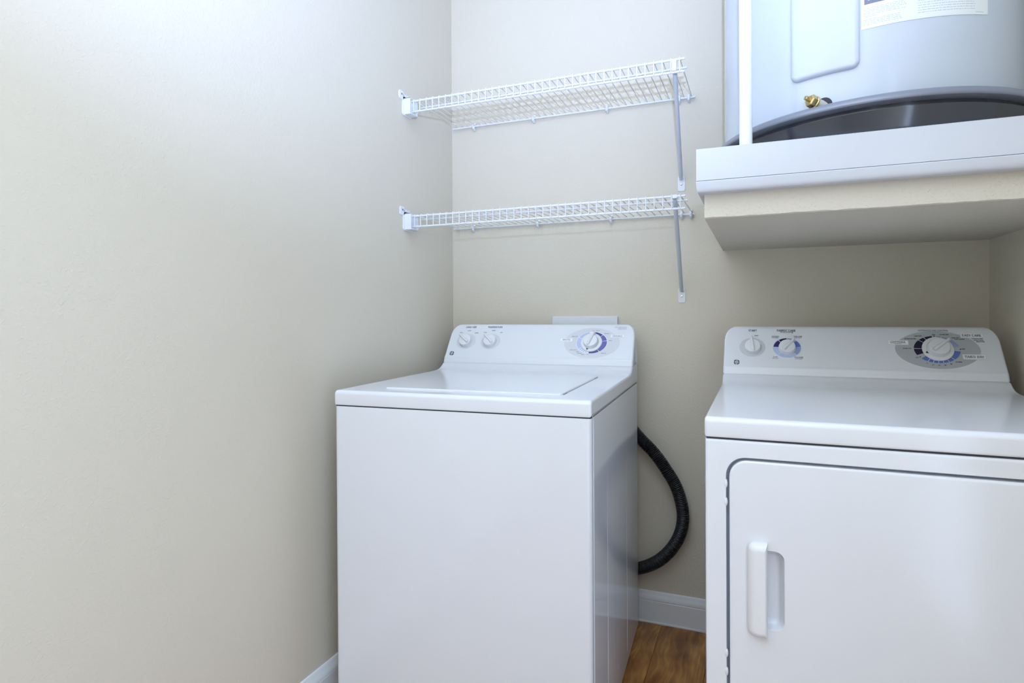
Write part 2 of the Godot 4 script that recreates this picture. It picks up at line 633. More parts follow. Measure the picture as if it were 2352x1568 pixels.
func band_on(b: MB, cx: float, cv: float, ra: float, rb: float, ix: float, iv: float, ir: float, a0: float, a1: float, off: float) -> void:
	# a printed band between an outer ellipse and an inner circle, angles in degrees
	b.xf = face_xf(0, 0, off)
	var n := maxi(2, int(absf(a1 - a0) / 4))
	for k in n:
		var p := []
		for j in 2:
			var a := deg_to_rad(lerpf(a0, a1, float(k + j) / n))
			var q := Vector2(cx + ra * cos(a), cv + rb * sin(a))
			var d := (q - Vector2(ix, iv)).normalized()
			p.append(Vector3(ix + d.x * ir, iv + d.y * ir, 0)); p.append(Vector3(q.x, q.y, 0))
		if (p[1] - p[0]).cross(p[3] - p[0]).z > 0: b.quad(p[0], p[1], p[3], p[2])
		else: b.quad(p[0], p[2], p[3], p[1])

func tag_on(t: Node3D, x: float, v: float, hw: float, hv: float) -> void:
	var b := MB.new()
	b.xf = face_xf(x, v, 0.0)
	b.slab(-hw - 0.0006, -hv - 0.0006, hw + 0.0006, hv + 0.0006, -0.0004, 0.0004, 0.0022, 0, 0, 3)
	part("printed_border", b, M.halo_print, t)
	b = MB.new()
	b.xf = face_xf(x, v, 0.0)
	b.slab(-hw, -hv, hw, hv, -0.0004, 0.0006, 0.0020, 0, 0, 3)
	part("printed_tag", b, M.white_print, t)

# lettering: every entry is [words, x of the middle, height v of the middle, width]; all of one ink become one mesh
func words_on(t: Node3D, called: String, ink: Material, entries: Array, off := 0.0006) -> void:
	var st := SurfaceTool.new()
	st.begin(Mesh.PRIMITIVE_TRIANGLES)
	for e in entries:
		var tm := TextMesh.new()
		tm.text = e[0]
		tm.font = font
		tm.font_size = 24
		tm.pixel_size = 0.01
		tm.depth = 0.02
		tm.curve_step = 2.0
		var bb := tm.get_aabb()
		if bb.size.x < 0.001: continue
		var s: float = e[3] / bb.size.x
		var c := bb.get_center()
		var m := Transform3D(Basis().scaled(Vector3(s, s * 1.06, s)), Vector3.ZERO) * Transform3D(Basis(), -c)
		st.append_from(tm, 0, face_xf(e[1], e[2], off, e[4] if e.size() > 4 else 0.0) * m)
	part(called, st.commit(), ink, t)

func emblem_on(t: Node3D, x: float, v: float, r: float) -> void:
	# a round monogram: broken dark ring with curled notches and script strokes inside
	var b := MB.new()
	b.xf = face_xf(x, v, 0.0006)
	for q in 4:
		var a0 := deg_to_rad(q * 90.0 + 10.0)
		var loop := []
		for k in 11:
			var a := a0 + deg_to_rad(70.0) * k / 10.0
			loop.append(Vector3(cos(a), sin(a), 0) * r * (0.86 + 0.06 * sin(PI * k / 10.0)))
		b.tube(loop, r * 0.17, 6)
		b.tube([Vector3(cos(a0), sin(a0), 0) * r * 0.86, Vector3(cos(a0 + 0.12), sin(a0 + 0.12), 0) * r * 0.62], r * 0.13, 6)
	part("emblem", b, M.ink, t, "small dark round monogram")
	words_on(t, "emblem_letters", M.ink, [["GE", x, v, r * 1.05]], 0.0006)

func knob(t: Node3D, x: float, v: float, r: float, h: float, base: float, blade: float, turn: float) -> void:
	var k := Node3D.new()
	var b := MB.new()
	b.xf = face_xf(x, v) * Transform3D(Basis(Vector3.RIGHT, Vector3(0, 0, 1), Vector3(0, -1, 0)), Vector3.ZERO)
	b.lathe([Vector2(r * 1.03, base), Vector2(r * 1.03, base + 0.0015), Vector2(r * 0.985, base + 0.003), Vector2(r * 0.95, h - 0.003), Vector2(r * 0.925, h - 0.001), Vector2(r * 0.87, h), Vector2(r * 0.5, h + 0.0002)], 48, false, true)
	# grip blade across the face, ending in a pointer
	b.xf = face_xf(x, v, 0, turn)
	var loops := []
	var secs := [[h - 0.006, 0.0062, 1.0], [h + 0.0005, 0.0056, 0.99], [h + 0.0045, 0.0044, 0.97], [h + 0.0065, 0.0030, 0.94], [h + 0.0072, 0.0012, 0.90]]
	for s in secs:
		var l := PackedVector3Array()
		var n := 8
		var a0: float = -r * 0.86 * s[2]; var a1: float = blade * s[2]
		for i in n + 1:
			var a := PI / 2 + PI * i / n
			l.append(Vector3(a0 + s[1] + s[1] * cos(a), s[1] * sin(a), s[0]))
		l.append(Vector3(a1 - 0.004, -s[1] * 0.62, s[0]))
		l.append(Vector3(a1 - 0.001, -s[1] * 0.45, s[0])); l.append(Vector3(a1, 0, s[0])); l.append(Vector3(a1 - 0.001, s[1] * 0.45, s[0]))
		l.append(Vector3(a1 - 0.004, s[1] * 0.62, s[0]))
		loops.append(l)
	b.loft(loops, true, true)
	k.free()
	part("knob", b, M.plastic, t)

func dial_disc(t: Node3D, x: float, v: float, r: float, pointer: float) -> void:
	# the white turning disc under the big knob, with a printed black arrow
	var b := MB.new()
	b.xf = face_xf(x, v) * Transform3D(Basis(Vector3.RIGHT, Vector3(0, 0, 1), Vector3(0, -1, 0)), Vector3.ZERO)
	b.lathe([Vector2(r, 0.0), Vector2(r, 0.0032), Vector2(r - 0.0012, 0.0045), Vector2(r * 0.74, 0.0052), Vector2(r * 0.735, 0.0040), Vector2(r * 0.70, 0.0040)], 64, false, true)
	part("dial_disc", b, M.plastic, t)
	var a := MB.new()
	a.xf = face_xf(x, v, 0.0050, deg_to_rad(pointer))
	a.flat(PackedVector2Array([Vector2(r * 0.93, 0), Vector2(r * 0.76, 0.0042), Vector2(r * 0.76, -0.0042)]), 0.0004)
	part("printed_arrow", a, M.ink, t)

func cabinet(t: Node3D, foot: float, front: bool) -> void:
	# sheet-metal cabinet: front with rounded vertical edges, two sides, back and four feet
	var top := 0.8432
	var b: MB
	if front:
		b = MB.new()
		b.xf = Transform3D(Basis(Vector3.RIGHT, Vector3(0, 0, -1), Vector3.UP), Vector3.ZERO)
		# plan rrect in x,(−z) lofted along y
		b.slab(0.0008, 0.0, W - 0.0008, 0.0285, 0.014, top, 0.0115, 0.0, 0.0015, 6, 2)
		part("front_panel", b, M.enamel, t)
	for s in 2:
		b = MB.new()
		var x0 := 0.0008 if s == 0 else W - 0.016
		var x1 := 0.016 if s == 0 else W - 0.0008
		b.box(Vector3(x0, 0.014, -D + 0.002), Vector3(x1, top, -0.0300), 0.0012)
		var sp := part("side_panel", b, M.side_enamel, t)
		for q in [[-0.3050, -0.1880], [-0.6225, -0.4900]]:
			var e := MB.new()
			e.xf = Transform3D(Basis(Vector3(0, 0, -1 if s == 1 else 1), Vector3.UP, Vector3(1 if s == 1 else -1, 0, 0)), Vector3(W - 0.0008 if s == 1 else 0.0008, 0, 0))
			var u0: float = -q[1] if s == 1 else q[0]
			var u1: float = -q[0] if s == 1 else q[1]
			e.slab(u0, 0.05, u1, 0.722, -0.004, 0.0009, 0.003, 0.0, 0.0009, 3, 2)
			# the pressing fades out towards its upper end
			var base := W - 0.0008 if s == 1 else 0.0008
			for i in e.t.size():
				var p := e.t[i]
				if (p.x - base) * (1 if s == 1 else -1) > 0:
					p.x = base + (p.x - base) * (1.6 * (0.723 - p.y) / 0.673 if p.y > 0.4 else 1.0)
				e.t[i] = p
			part("embossed_panel", e, M.side_enamel, sp)
	b = MB.new()
	b.box(Vector3(0.014, 0.02, -D + 0.0015), Vector3(W - 0.014, top, -D + 0.004))
	part("back_panel", b, M.enamel, t)
	b = MB.new()
	b.box(Vector3(0.004, 0.834, -D + 0.006), Vector3(W - 0.004, 0.8475, -0.004))
	part("gap_seal", b, M.dark_gap, t, "dark gap under the top")
	for q in [Vector2(0.05, -0.06), Vector2(W - 0.05, -0.06), Vector2(0.05, -D + 0.06), Vector2(W - 0.05, -D + 0.06)]:
		b = MB.new()
		b.xf = Transform3D(Basis(), Vector3(q.x, 0, q.y))
		b.lathe([Vector2(0.02, foot), Vector2(0.021, foot + 0.004), Vector2(0.008, foot + 0.007), Vector2(0.008, 0.02)], 16)
		part("foot", b, M.black_plastic, t)

func build_washer() -> void:
	var t := thing("washing_machine", "white top-loading washing machine in the left corner, its lid closed", "washer", Vector3(0.1001, 0, 0.8269), 0.051)
	cabinet(t, 0.0, true)
	var b := MB.new()
	swell(b, deck_profile(), 0.0, W, 0.006)
	var top := part("top", b, M.enamel, t, "white top deck")
	# lid lying in a shallow frame
	b = MB.new()
	b.xf = Transform3D(Basis(Vector3.RIGHT, Vector3(0, 0, -1), Vector3.UP), Vector3.ZERO)
	b.slab(0.108, 0.066, 0.5985, 0.500, 0.878, 0.8882, 0.014, 0.0, 0.0036, 6, 4)
	var lid := part("lid", b, M.enamel, t, "flat white lid")
	b = MB.new()
	b.xf = Transform3D(Basis(Vector3.RIGHT, Vector3(0, 0, -1), Vector3.UP), Vector3.ZERO)
	b.slab(0.5985, 0.078, 0.6012, 0.490, 0.8835, 0.8848, 0.0005, 0, 0, 1)
	part("lid_seam", b, mat("seam_grey", lin(0.35, 0.37, 0.41), 0.5), lid, "thin grey seam on the right edge")
	for q in [[0.082, 0.094], [0.104, 0.112], [0.440, 0.449], [0.463, 0.470]]:
		b = MB.new()
		b.box(Vector3(0.5972, 0.8838, -q[1]), Vector3(0.6016, 0.8856, -q[0]))
		part("hinge_slot", b, M.soft_ink, lid, "small dark slot")
	var con := build_console(t)
	# printing on the console
	for x in [0.0718, 0.1677]:
		b = MB.new()
		ellipse_on(b, x, 0.0905, 0.0373, 0.032, 0.0003)
		part("printed_halo", b, M.mist_print, con, "pale grey ellipse around a knob")
	b = MB.new()
	ellipse_on(b, 0.5395, 0.0885, 0.0962, 0.0590, 0.0003, 96)
	part("printed_ellipse", b, M.mist_print, con, "pale grey ellipse around the big dial")
	b = MB.new()
	ellipse_on(b, 0.540, 0.0895, 0.0542, 0.0440, 0.00045, 96)
	part("printed_outline", b, M.white_print, con)
	for s in [["indigo_print", 81.0, 47.0], ["violet_print", 45.0, 11.8], ["violet_print", 9.2, -54.5], ["indigo_print", -57.0, -97.0], ["sky_print", 103.0, 151.0], ["sky_print", 153.5, 216.0], ["sky_print", 220.0, 226.0], ["sky_print", 230.0, 235.0], ["sky_print", 239.0, 244.0], ["sky_print", 248.0, 252.0], ["sky_print", 255.0, 258.0]]:
		b = MB.new()
		band_on(b, 0.540, 0.0895, 0.0525, 0.0425, 0.5395, 0.0900, 0.0366, s[1], s[2], 0.0007)
		part("dial_band", b, M[s[0]], con)
	dial_disc(con, 0.5390, 0.0893, 0.0362, -112.0)
	tag_on(con, 0.4495, 0.0998, 0.0222, 0.0062)
	tag_on(con, 0.6255, 0.1161, 0.0238, 0.0062)
	emblem_on(con, 0.0277, 0.0385, 0.0080)
	words_on(con, "lettering", M.soft_ink, [["LOAD SIZE", 0.0786, 0.1508, 0.0418], ["TEMPERATURE", 0.1732, 0.1510, 0.0570], ["WHITES", 0.4495, 0.0998, 0.0270], ["CASUALS", 0.6255, 0.1161, 0.0325]], 0.0008)
	words_on(con, "small_lettering", M.soft_ink, [["SMALL", 0.0440, 0.1270, 0.0125], ["LARGE", 0.0743, 0.1354, 0.0130], ["SUPER", 0.1054, 0.1259, 0.0145], ["COLD", 0.1390, 0.1282, 0.0110], ["WARM", 0.1703, 0.1363, 0.0130], ["HOT", 0.2032, 0.1283, 0.0090],
		["REGULAR", 0.4779, 0.1135, 0.0200], ["REGULAR", 0.5882, 0.1262, 0.0165], ["LIGHT", 0.6035, 0.0982, 0.0110], ["REGULAR", 0.5850, 0.0487, 0.0165], ["EXTRA LIGHT", 0.4800, 0.0597, 0.0240], ["LIGHT", 0.4950, 0.0534, 0.0100], ["MEDIUM", 0.5020, 0.0472, 0.0150], ["HEAVY", 0.5146, 0.0418, 0.0115], ["OFF", 0.5312, 0.0432, 0.0070], ["OFF", 0.5413, 0.1362, 0.0070], ["HEAVY", 0.5565, 0.1378, 0.0120]])
	words_on(con, "corner_lettering", M.pale_ink, [["EXTRA LARGE CAPACITY", 0.6345, 0.1512, 0.0420], ["HEAVY DUTY", 0.6404, 0.1449, 0.0290]])
	knob(con, 0.0710, 0.0905, 0.0245, 0.0150, 0.0, 0.0315, deg_to_rad(143))
	knob(con, 0.1672, 0.0905, 0.0245, 0.0150, 0.0, 0.0315, deg_to_rad(139))
	knob(con, 0.5385, 0.0893, 0.0256, 0.0200, 0.004, 0.0345, deg_to_rad(68))

func build_dryer() -> void:
	var t := thing("dryer", "white front-loading dryer under the platform, with a blue and purple dial", "dryer", Vector3(1.038, -0.004, 0.8917))
	cabinet(t, 0.004, false)
	var b := MB.new()
	swell(b, deck_profile(), 0.0, W, 0.006)
	part("top", b, M.enamel, t, "white top deck")
	# front frame around the door opening
	b = MB.new()
	var top := 0.8432
	var hx0 := 0.0385; var hx1 := W - 0.0385; var hy0 := 0.115; var hy1 := 0.8115
	var rings := []
	var n := 10
	var outer := func(i: float, z: float) -> PackedVector3Array:
		# outline with as many points as the opening, so that the two can be joined
		var o := PackedVector3Array()
		for k in 4:
			var cx: float = [W - 0.0008 - i, W - 0.0008 - i, 0.0008 + i, 0.0008 + i][k]
			var cy: float = [0.014 + i, top - i, top - i, 0.014 + i][k]
			for j in n + 1: o.append(Vector3(cx, cy, z))
		return o
	rings = [outer.call(0.0, -0.0300), outer.call(0.0, -0.006), outer.call(0.0018, -0.0018), outer.call(0.006, 0.0)]
	for q in [[0.0, 0.0], [0.0006, -0.0004], [0.0012, -0.0015], [0.0012, -0.0260]]:
		rings.append(MB.rrect(hx0 + q[0], hy0 + q[0], hx1 - q[0], hy1 - q[0], 0.036, n, q[1]))
	b.loft(rings, false, false)
	part("front_panel", b, M.enamel, t, "white front frame around the door", 30.0)
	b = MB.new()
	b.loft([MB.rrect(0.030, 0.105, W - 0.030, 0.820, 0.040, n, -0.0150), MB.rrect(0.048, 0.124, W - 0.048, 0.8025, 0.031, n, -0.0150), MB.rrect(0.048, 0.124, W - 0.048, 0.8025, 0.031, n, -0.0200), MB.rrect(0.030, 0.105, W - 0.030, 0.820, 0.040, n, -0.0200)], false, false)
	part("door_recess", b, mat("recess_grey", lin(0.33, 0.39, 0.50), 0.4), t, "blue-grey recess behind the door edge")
	# plugs in the recess beside the door
	for y in [0.7549, 0.7199, 0.4296, 0.3944]:
		b = MB.new()
		b.xf = Transform3D(Basis().scaled(Vector3(0.0036, 0.0088, 0.0042)), Vector3(hx0 + 0.0004, y + 0.004, -0.0026))
		var ball := []
		for k in 9: ball.append(Vector2(sin(PI * (k + 0.001) / 8.002), -cos(PI * k / 8.0)))
		b.lathe(ball, 20, false, false)
		part("hole_plug", b, M.plastic, t, "small white plug")
	# door: rounded slab with a finger pocket; built as an upper and a lower half around the pocket
	b = MB.new()
	var dx0 := 0.0450; var dx1 := W - 0.0450; var dy0 := 0.121; var dy1 := 0.8055
	var rr := 0.033
	var loops := []
	for q in [[0.0, -0.024], [0.0, -0.0040], [0.0008, -0.0016], [0.0024, -0.0002], [0.0048, 0.0006]]:
		loops.append(MB.rrect(dx0 + q[0], dy0 + q[0], dx1 - q[0], dy1 - q[0], rr - q[0], n, q[1]))
	b.loft(loops, true, false)
	var rim: PackedVector3Array = loops[-1]
	var px0 := 0.0960; var px1 := 0.1420; var py0 := 0.4930; var py1 := 0.6410
	var hole := MB.rrect(px0, py0, px1, py1, 0.017, 8, 0.0006)
	var mid := (py0 + py1) / 2
	for half in 2:
		var poly := PackedVector2Array()
		var up := half == 0
		# outer rim from one side to the other, then the pocket edge back
		var pts := []
		var N := rim.size()
		var start := 0
		for i in N:
			var a := rim[i]; var c := rim[(i + N - 1) % N]
			if (a.y > mid) == up and (c.y > mid) != up: start = i
		var first := rim[start]
		poly.append(Vector2(first.x, mid))
		for i in N:
			var a := rim[(start + i) % N]
			if (a.y > mid) != up: break
			poly.append(Vector2(a.x, a.y))
		poly.append(Vector2(poly[-1].x, mid))
		var H := hole.size()
		start = 0
		for i in H:
			var a := hole[i]; var c := hole[(i + H - 1) % H]
			if (a.y > mid) == up and (c.y > mid) != up: start = i
		var back := PackedVector2Array()
		back.append(Vector2(hole[start].x, mid))
		for i in H:
			var a := hole[(start + i) % H]
			if (a.y > mid) != up: break
			back.append(Vector2(a.x, a.y))
		back.append(Vector2(back[-1].x, mid))
		back.reverse()
		poly.append_array(back)
		b.flat(poly, 0.0006)
	var door := part("door", b, M.enamel, t, "white rounded door with a finger pocket", 30.0)
	b = MB.new()
	var pl := []
	for q in [[0.0, 0.0006], [0.0007, -0.0004], [0.0016, -0.004], [0.003, -0.011], [0.0058, -0.0165], [0.011, -0.0198], [0.015, -0.0205]]:
		pl.append(MB.rrect(px0 + q[0], py0 + q[0], px1 - q[0], py1 - q[0], 0.017 - q[0], 8, q[1]))
	b.loft(pl, false, true)
	part("finger_pocket", b, M.enamel, door, "", 50.0)
	# handle: a curved grip standing over the left part of the pocket
	b = MB.new()
	var hl := []
	var sec := [[0.0, 0.0, 0.0], [0.0, 0.0060, 0.0], [0.0012, 0.0105, 0.0006], [0.0038, 0.0148, 0.0015], [0.0080, 0.0178, 0.0030], [0.0125, 0.0190, 0.0050]]
	for q in sec:
		var i: float = q[0]
		var o := PackedVector3Array()
		var x0: float = 0.0785 + i; var x1: float = 0.1125 - q[2]; var y0 := 0.4800 + i; var y1 := 0.6560 - i
		var cr := maxf(0.0135 - i * 0.7, 0.002)
		var lr := MB.rrect(x0, y0, x1 + 0.03, y1, cr, 6, q[1])
		for p in lr: o.append(Vector3(minf(p.x, x1), p.y, p.z))
		hl.append(o)
	b.loft(hl, true, true)
	part("handle", b, M.plastic, door, "white curved pull handle", 40.0)

	var con := build_console(t)
	b = MB.new(); ellipse_on(b, 0.0805, 0.0908, 0.0359, 0.0317, 0.0003)
	part("printed_halo", b, M.halo_print, con, "grey ellipse around the start knob")
	b = MB.new(); ellipse_on(b, 0.1742, 0.0908, 0.0376, 0.0328, 0.0003)
	part("printed_halo", b, M.sky_print, con, "pale blue ellipse around the second knob")
	for s in [["purple_print", 176.0, 131.0], ["navy_print", 127.0, 92.0], ["lavender_print", 91.0, 52.0], ["blue_print", 46.0, 6.0], ["lavender_print", 4.0, -47.0], ["sky_print", -50.0, -129.0], ["sky_print", 227.0, 179.0]]:
		b = MB.new()
		band_on(b, 0.1742, 0.0908, 0.0361, 0.0314, 0.1745, 0.0915, 0.0220, s[1], s[2], 0.0006)
		part("dial_band", b, M[s[0]], con)
	for a in [128.8, 177.5, 228.8, -48.4]:
		b = MB.new()
		band_on(b, 0.1742, 0.0908, 0.0361, 0.0314, 0.1745, 0.0915, 0.0220, a + 0.9, a - 0.9, 0.0009)
		part("printed_tick", b, M.white_print, con)
	b = MB.new(); ellipse_on(b, 0.5402, 0.0912, 0.0962, 0.0578, 0.0003, 96)
	part("printed_ellipse", b, M.silver_print, con, "grey ellipse around the big dial")
	for s in [["navy_print", 206.0, 178.6], ["navy_print", 176.4, 138.8], ["navy_print", 136.8, 120.4], ["navy_print", 118.4, 97.5], ["lavender_print", 84.0, 74.2], ["lavender_print", 72.4, 48.4], ["lavender_print", 46.2, 13.0], ["blue_print", -8.0, -46.6], ["blue_print", -48.4, -63.3], ["blue_print", -64.9, -77.6], ["blue_print", -79.2, -90.6], ["blue_print", -92.2, -103.8], ["blue_print", -105.4, -117.2], ["blue_print", -118.8, -137.0]]:
		b = MB.new()
		band_on(b, 0.540, 0.092, 0.0524, 0.0417, 0.5425, 0.0930, 0.0366, s[1], s[2], 0.0007)
		part("dial_band", b, M[s[0]], con)
	for a in [177.5, 137.8, 119.4, 73.3, 47.3, -47.5, -64.1, -78.4, -91.4, -104.6, -118.0]:
		b = MB.new()
		band_on(b, 0.540, 0.092, 0.0524, 0.0417, 0.5425, 0.0930, 0.0366, a + 0.7, a - 0.7, 0.0009)
		part("printed_tick", b, M.white_print, con)
	dial_disc(con, 0.5420, 0.0925, 0.0362, 206.0)
	tag_on(con, 0.4525, 0.1120, 0.0242, 0.0066)
	tag_on(con, 0.6232, 0.1361, 0.0245, 0.0066)
	tag_on(con, 0.6192, 0.0707, 0.0248, 0.0072)
	emblem_on(con, 0.0376, 0.0395, 0.0076)
	for q in [[0.4997, 0.0688], [0.5390, 0.1335], [0.5925, 0.0934]]:
		b = MB.new()
		ellipse_on(b, q[0], q[1], 0.0014, 0.0016, 0.0006, 12)
		part("printed_dot", b, M.ink, con)
	words_on(con, "lettering", M.ink, [["START", 0.0812, 0.1487, 0.0228], ["FABRIC CARE", 0.1732, 0.1489, 0.0500], ["COTTONS", 0.4525, 0.1130, 0.0350], ["EASY CARE", 0.6232, 0.1361, 0.0410], ["TIMED DRY", 0.6192, 0.0707, 0.0420]], 0.0008)
	words_on(con, "small_lettering", M.ink, [["START", 0.0920, 0.1308, 0.0115], ["COTTONS", 0.1434, 0.1285, 0.0195], ["EASY CARE", 0.2042, 0.1291, 0.0215], ["FLUFF", 0.1429, 0.0594, 0.0120], ["DELICATES", 0.2040, 0.0596, 0.0220],
		["LESS DRY", 0.5020, 0.1330, 0.0185], ["OPTIMUM DRY", 0.4828, 0.1243, 0.0275], ["MORE DRY", 0.4727, 0.0935, 0.0200], ["OFF", 0.4925, 0.0656, 0.0075], ["OFF", 0.5386, 0.1378, 0.0075], ["MORE DRY", 0.5630, 0.1384, 0.0205], ["LESS DRY", 0.5862, 0.1284, 0.0180], ["COOL DOWN", 0.5945, 0.1239, 0.0225], ["OFF", 0.5988, 0.0935, 0.0075],
		["10", 0.5121, 0.0486, 0.0040], ["20", 0.5252, 0.0444, 0.0043], ["30", 0.5390, 0.0436, 0.0043], ["40", 0.5522, 0.0445, 0.0043], ["50", 0.5659, 0.0485, 0.0043], ["60 MIN.", 0.5835, 0.0546, 0.0145], ["WRINKLE FREE", 0.6341, 0.1262, 0.0245], ["PERM PRESS", 0.6362, 0.1216, 0.0215], ["DELICATES", 0.6400, 0.1171, 0.0180], ["(AUTOMATIC)", 0.4525, 0.1078, 0.0165]], 0.0008)
	words_on(con, "faint_lettering", M.soft_ink, [["4 heat settings", 0.1748, 0.1425, 0.0340], ["HIGH HEAT", 0.1430, 0.1240, 0.0190], ["MED HEAT", 0.2046, 0.1247, 0.0190], ["NO HEAT", 0.1430, 0.0548, 0.0170], ["LOW HEAT", 0.2042, 0.0548, 0.0200], ["AUTOMATIC DRY CONTROL", 0.5386, 0.1512, 0.0700]])
	knob(con, 0.0812, 0.0908, 0.0228, 0.0130, 0.0, 0.0325, deg_to_rad(97))
	knob(con, 0.1745, 0.0908, 0.0226, 0.0130, 0.0, 0.0310, deg_to_rad(50))
	knob(con, 0.5430, 0.0925, 0.0256, 0.0190, 0.004, 0.0325, deg_to_rad(40))

# ---------------------------------------------------------------- wire shelves
func build_shelf(called: String, h: float, low: float, label: String) -> void:
	var t := thing(called, label, "shelf", Vector3(0, h, 0), 0.0, "white wire shelves on the back wall")
	var zf := 0.3265
	var rail := func(nm: String, a: Vector3, c: Vector3, r: float):
		var b := MB.new()
		var d := (c - a).normalized()
		b.tube([a, a + d * 0.0006, a + d * 0.002, c - d * 0.002, c - d * 0.0006, c], [r * 0.5, r * 0.85, r, r, r * 0.85, r * 0.5], 12)
		part(nm, b, M.vinyl, t)
	rail.call("front_rail", Vector3(0.022, 0.0025, zf), Vector3(0.9415, 0.0025, zf), 0.0036)
	rail.call("lip_rail", Vector3(0.022, -0.0335, zf), Vector3(0.9405, -0.0335, zf), 0.0034)
	rail.call("support_rail", Vector3(0.022, 0.0, 0.265), Vector3(0.9400, 0.0, 0.265), 0.0034)
	rail.call("back_rail", Vector3(0.010, 0.0, 0.012), Vector3(0.9400 if low == 0.0 else 0.934, 0.0, 0.012), 0.0034)
	# one bent wire, shared by all the wires of the deck
	var w := MB.new()
	var y := 0.0046
	var pts := [Vector3(0, y, 0.009), Vector3(0, y, 0.10), Vector3(0, y, 0.20), Vector3(0, y, 0.29), Vector3(0, y + 0.0016, 0.321)]
	for k in 6:
		var a := PI / 2 * k / 5
		pts.append(Vector3(0, 0.0025 + 0.0050 * cos(a), zf + 0.0050 * sin(a)))
	pts.append(Vector3(0, -0.016, zf + 0.0049)); pts.append(Vector3(0, -0.0355, zf + 0.0049))
	w.tube(pts, 0.0016, 7)
	var mesh := w.commit(50.0)
	for k in 37:
		var o := part("wire", mesh, M.vinyl, t)
		o.position.x = 0.0332 + 0.0248 * k
	# end bracket on the left wall: screw flange, cup open to the right
	var b := MB.new()
	b.xf = Transform3D(Basis(Vector3(0, 0, -1), Vector3.UP, Vector3.RIGHT), Vector3.ZERO)    # slab axes: x -> -z, z -> +x
	b.slab(-0.352, -0.047, -0.292, 0.018, 0.0, 0.004, 0.010, 0.0, 0.0015, 4, 2)
	b.slab(-0.3715, 0.004, -0.345, 0.034, 0.0, 0.004, 0.007, 0.0, 0.0015, 4, 2)
	b.slab(-0.350, 0.008, -0.310, 0.026, 0.0, 0.004, 0.004, 0.0, 0.0015, 4, 2)
	b.xf = Transform3D()
	b.box(Vector3(0.002, -0.042, 0.3385), Vector3(0.0265, 0.0125, 0.3435), 0.0015)
	b.box(Vector3(0.002, -0.044, 0.300), Vector3(0.0300, -0.0395, 0.3435), 0.0015)
	b.box(Vector3(0.002, -0.044, 0.300), Vector3(0.0300, 0.0125, 0.304), 0.0015)
	b.box(Vector3(0.002, 0.0085, 0.3325), Vector3(0.0265, 0.0125, 0.3435), 0.0015)
	part("end_bracket", b, M.vinyl, t, "white plastic end bracket on the left wall")
	b = MB.new()
	b.xf = Transform3D(Basis(Vector3(0, -1, 0), Vector3(1, 0, 0), Vector3(0, 0, 1)), Vector3(0.004, 0.022, 0.358))
	b.lathe([Vector2(0.0034, 0.0), Vector2(0.0030, 0.0012), Vector2(0.0008, 0.0016)], 12)
	part("bracket_screw", b, M.soft_ink, t, "dark screw")
	# clips holding the back rail to the wall
	for x in ([0.102, 0.3516, 0.6332, 0.8854, 0.9171] if low == 0.0 else [0.0975, 0.3665, 0.6454, 0.891, 0.9227]):
		b = MB.new()
		b.tube([Vector3(x, 0.009, 0.002), Vector3(x, 0.0085, 0.009), Vector3(x, 0.005, 0.0145), Vector3(x, 0.0, 0.0165), Vector3(x, -0.006, 0.0145), Vector3(x, -0.010, 0.008), Vector3(x, -0.011, 0.001)], [0.003, 0.0045, 0.0052, 0.0056, 0.0056, 0.005, 0.0045], 10)
		var clip := part("wall_clip", b, M.vinyl, t, "small white wall clip")
		b = MB.new()
		b.xf = Transform3D(Basis(Vector3.RIGHT, Vector3(0, 0, 1), Vector3(0, -1, 0)), Vector3(x + 0.001, 0.0125, 0.0015))
		b.lathe([Vector2(0.0036, 0.0), Vector2(0.0034, 0.003), Vector2(0.0012, 0.0042)], 10)
		part("clip_nail", b, M.chrome, clip, "metal nail head")
	# support brace from the front rail down to the wall
	var foot := Vector3(0.8903, -0.2735 if low == 0.0 else -0.2610, 0.010)
	var head := Vector3(0.9100, -0.006, zf - 0.0062)
	b = MB.new()
	b.tube([head, head.lerp(foot, 0.02), head.lerp(foot, 0.5), head.lerp(foot, 0.97), foot], [0.0058, 0.0066, 0.0066, 0.0066, 0.0050], 14)
	var br := part("brace", b, mat("brace_grey", lin(0.60, 0.64, 0.70), 0.35), t, "slanting grey-white brace")
	b = MB.new()
	if low == 0.0:
		b.box(Vector3(0.9030, -0.030, zf - 0.0105), Vector3(0.9170, 0.0005, zf + 0.0042), 0.0018)
	else:
		b.box(Vector3(0.9030, -0.004, zf - 0.009), Vector3(0.9175, 0.0072, zf + 0.0042), 0.0018)
	part("brace_hook", b, M.vinyl, br, "white hook over the front rail")
	b = MB.new()
	b.slab(foot.x - 0.0122, foot.y - 0.0400, foot.x + 0.0122, foot.y + 0.0105, 0.0, 0.0030, 0.0060, 0.0, 0.001, 4, 2)
	b.slab(foot.x - 0.0075, foot.y - 0.0020, foot.x + 0.0075, foot.y + 0.0090, 0.0, 0.0075, 0.0040, 0.0, 0.002, 4, 2)
	part("wall_plate", b, M.vinyl, br, "white screw plate on the wall")
	b = MB.new()
	b.xf = Transform3D(Basis(Vector3.RIGHT, Vector3(0, 0, 1), Vector3(0, -1, 0)), Vector3(foot.x, foot.y - 0.0175, 0.003))
	b.lathe([Vector2(0.0036, 0.0), Vector2(0.0034, 0.0014), Vector2(0.0015, 0.0022)], 14)
	part("screw", b, M.chrome, br, "metal screw head")

# ---------------------------------------------------------------- water heater
const HC := Vector3(1.381, 1.4415, 0.36)
const HR := 0.33

func on_tank(deg: float, y: float, out := 0.0) -> Vector3:
	var a := deg_to_rad(deg)
	return Vector3((HR + out) * sin(a), y - HC.y, (HR + out) * cos(a))

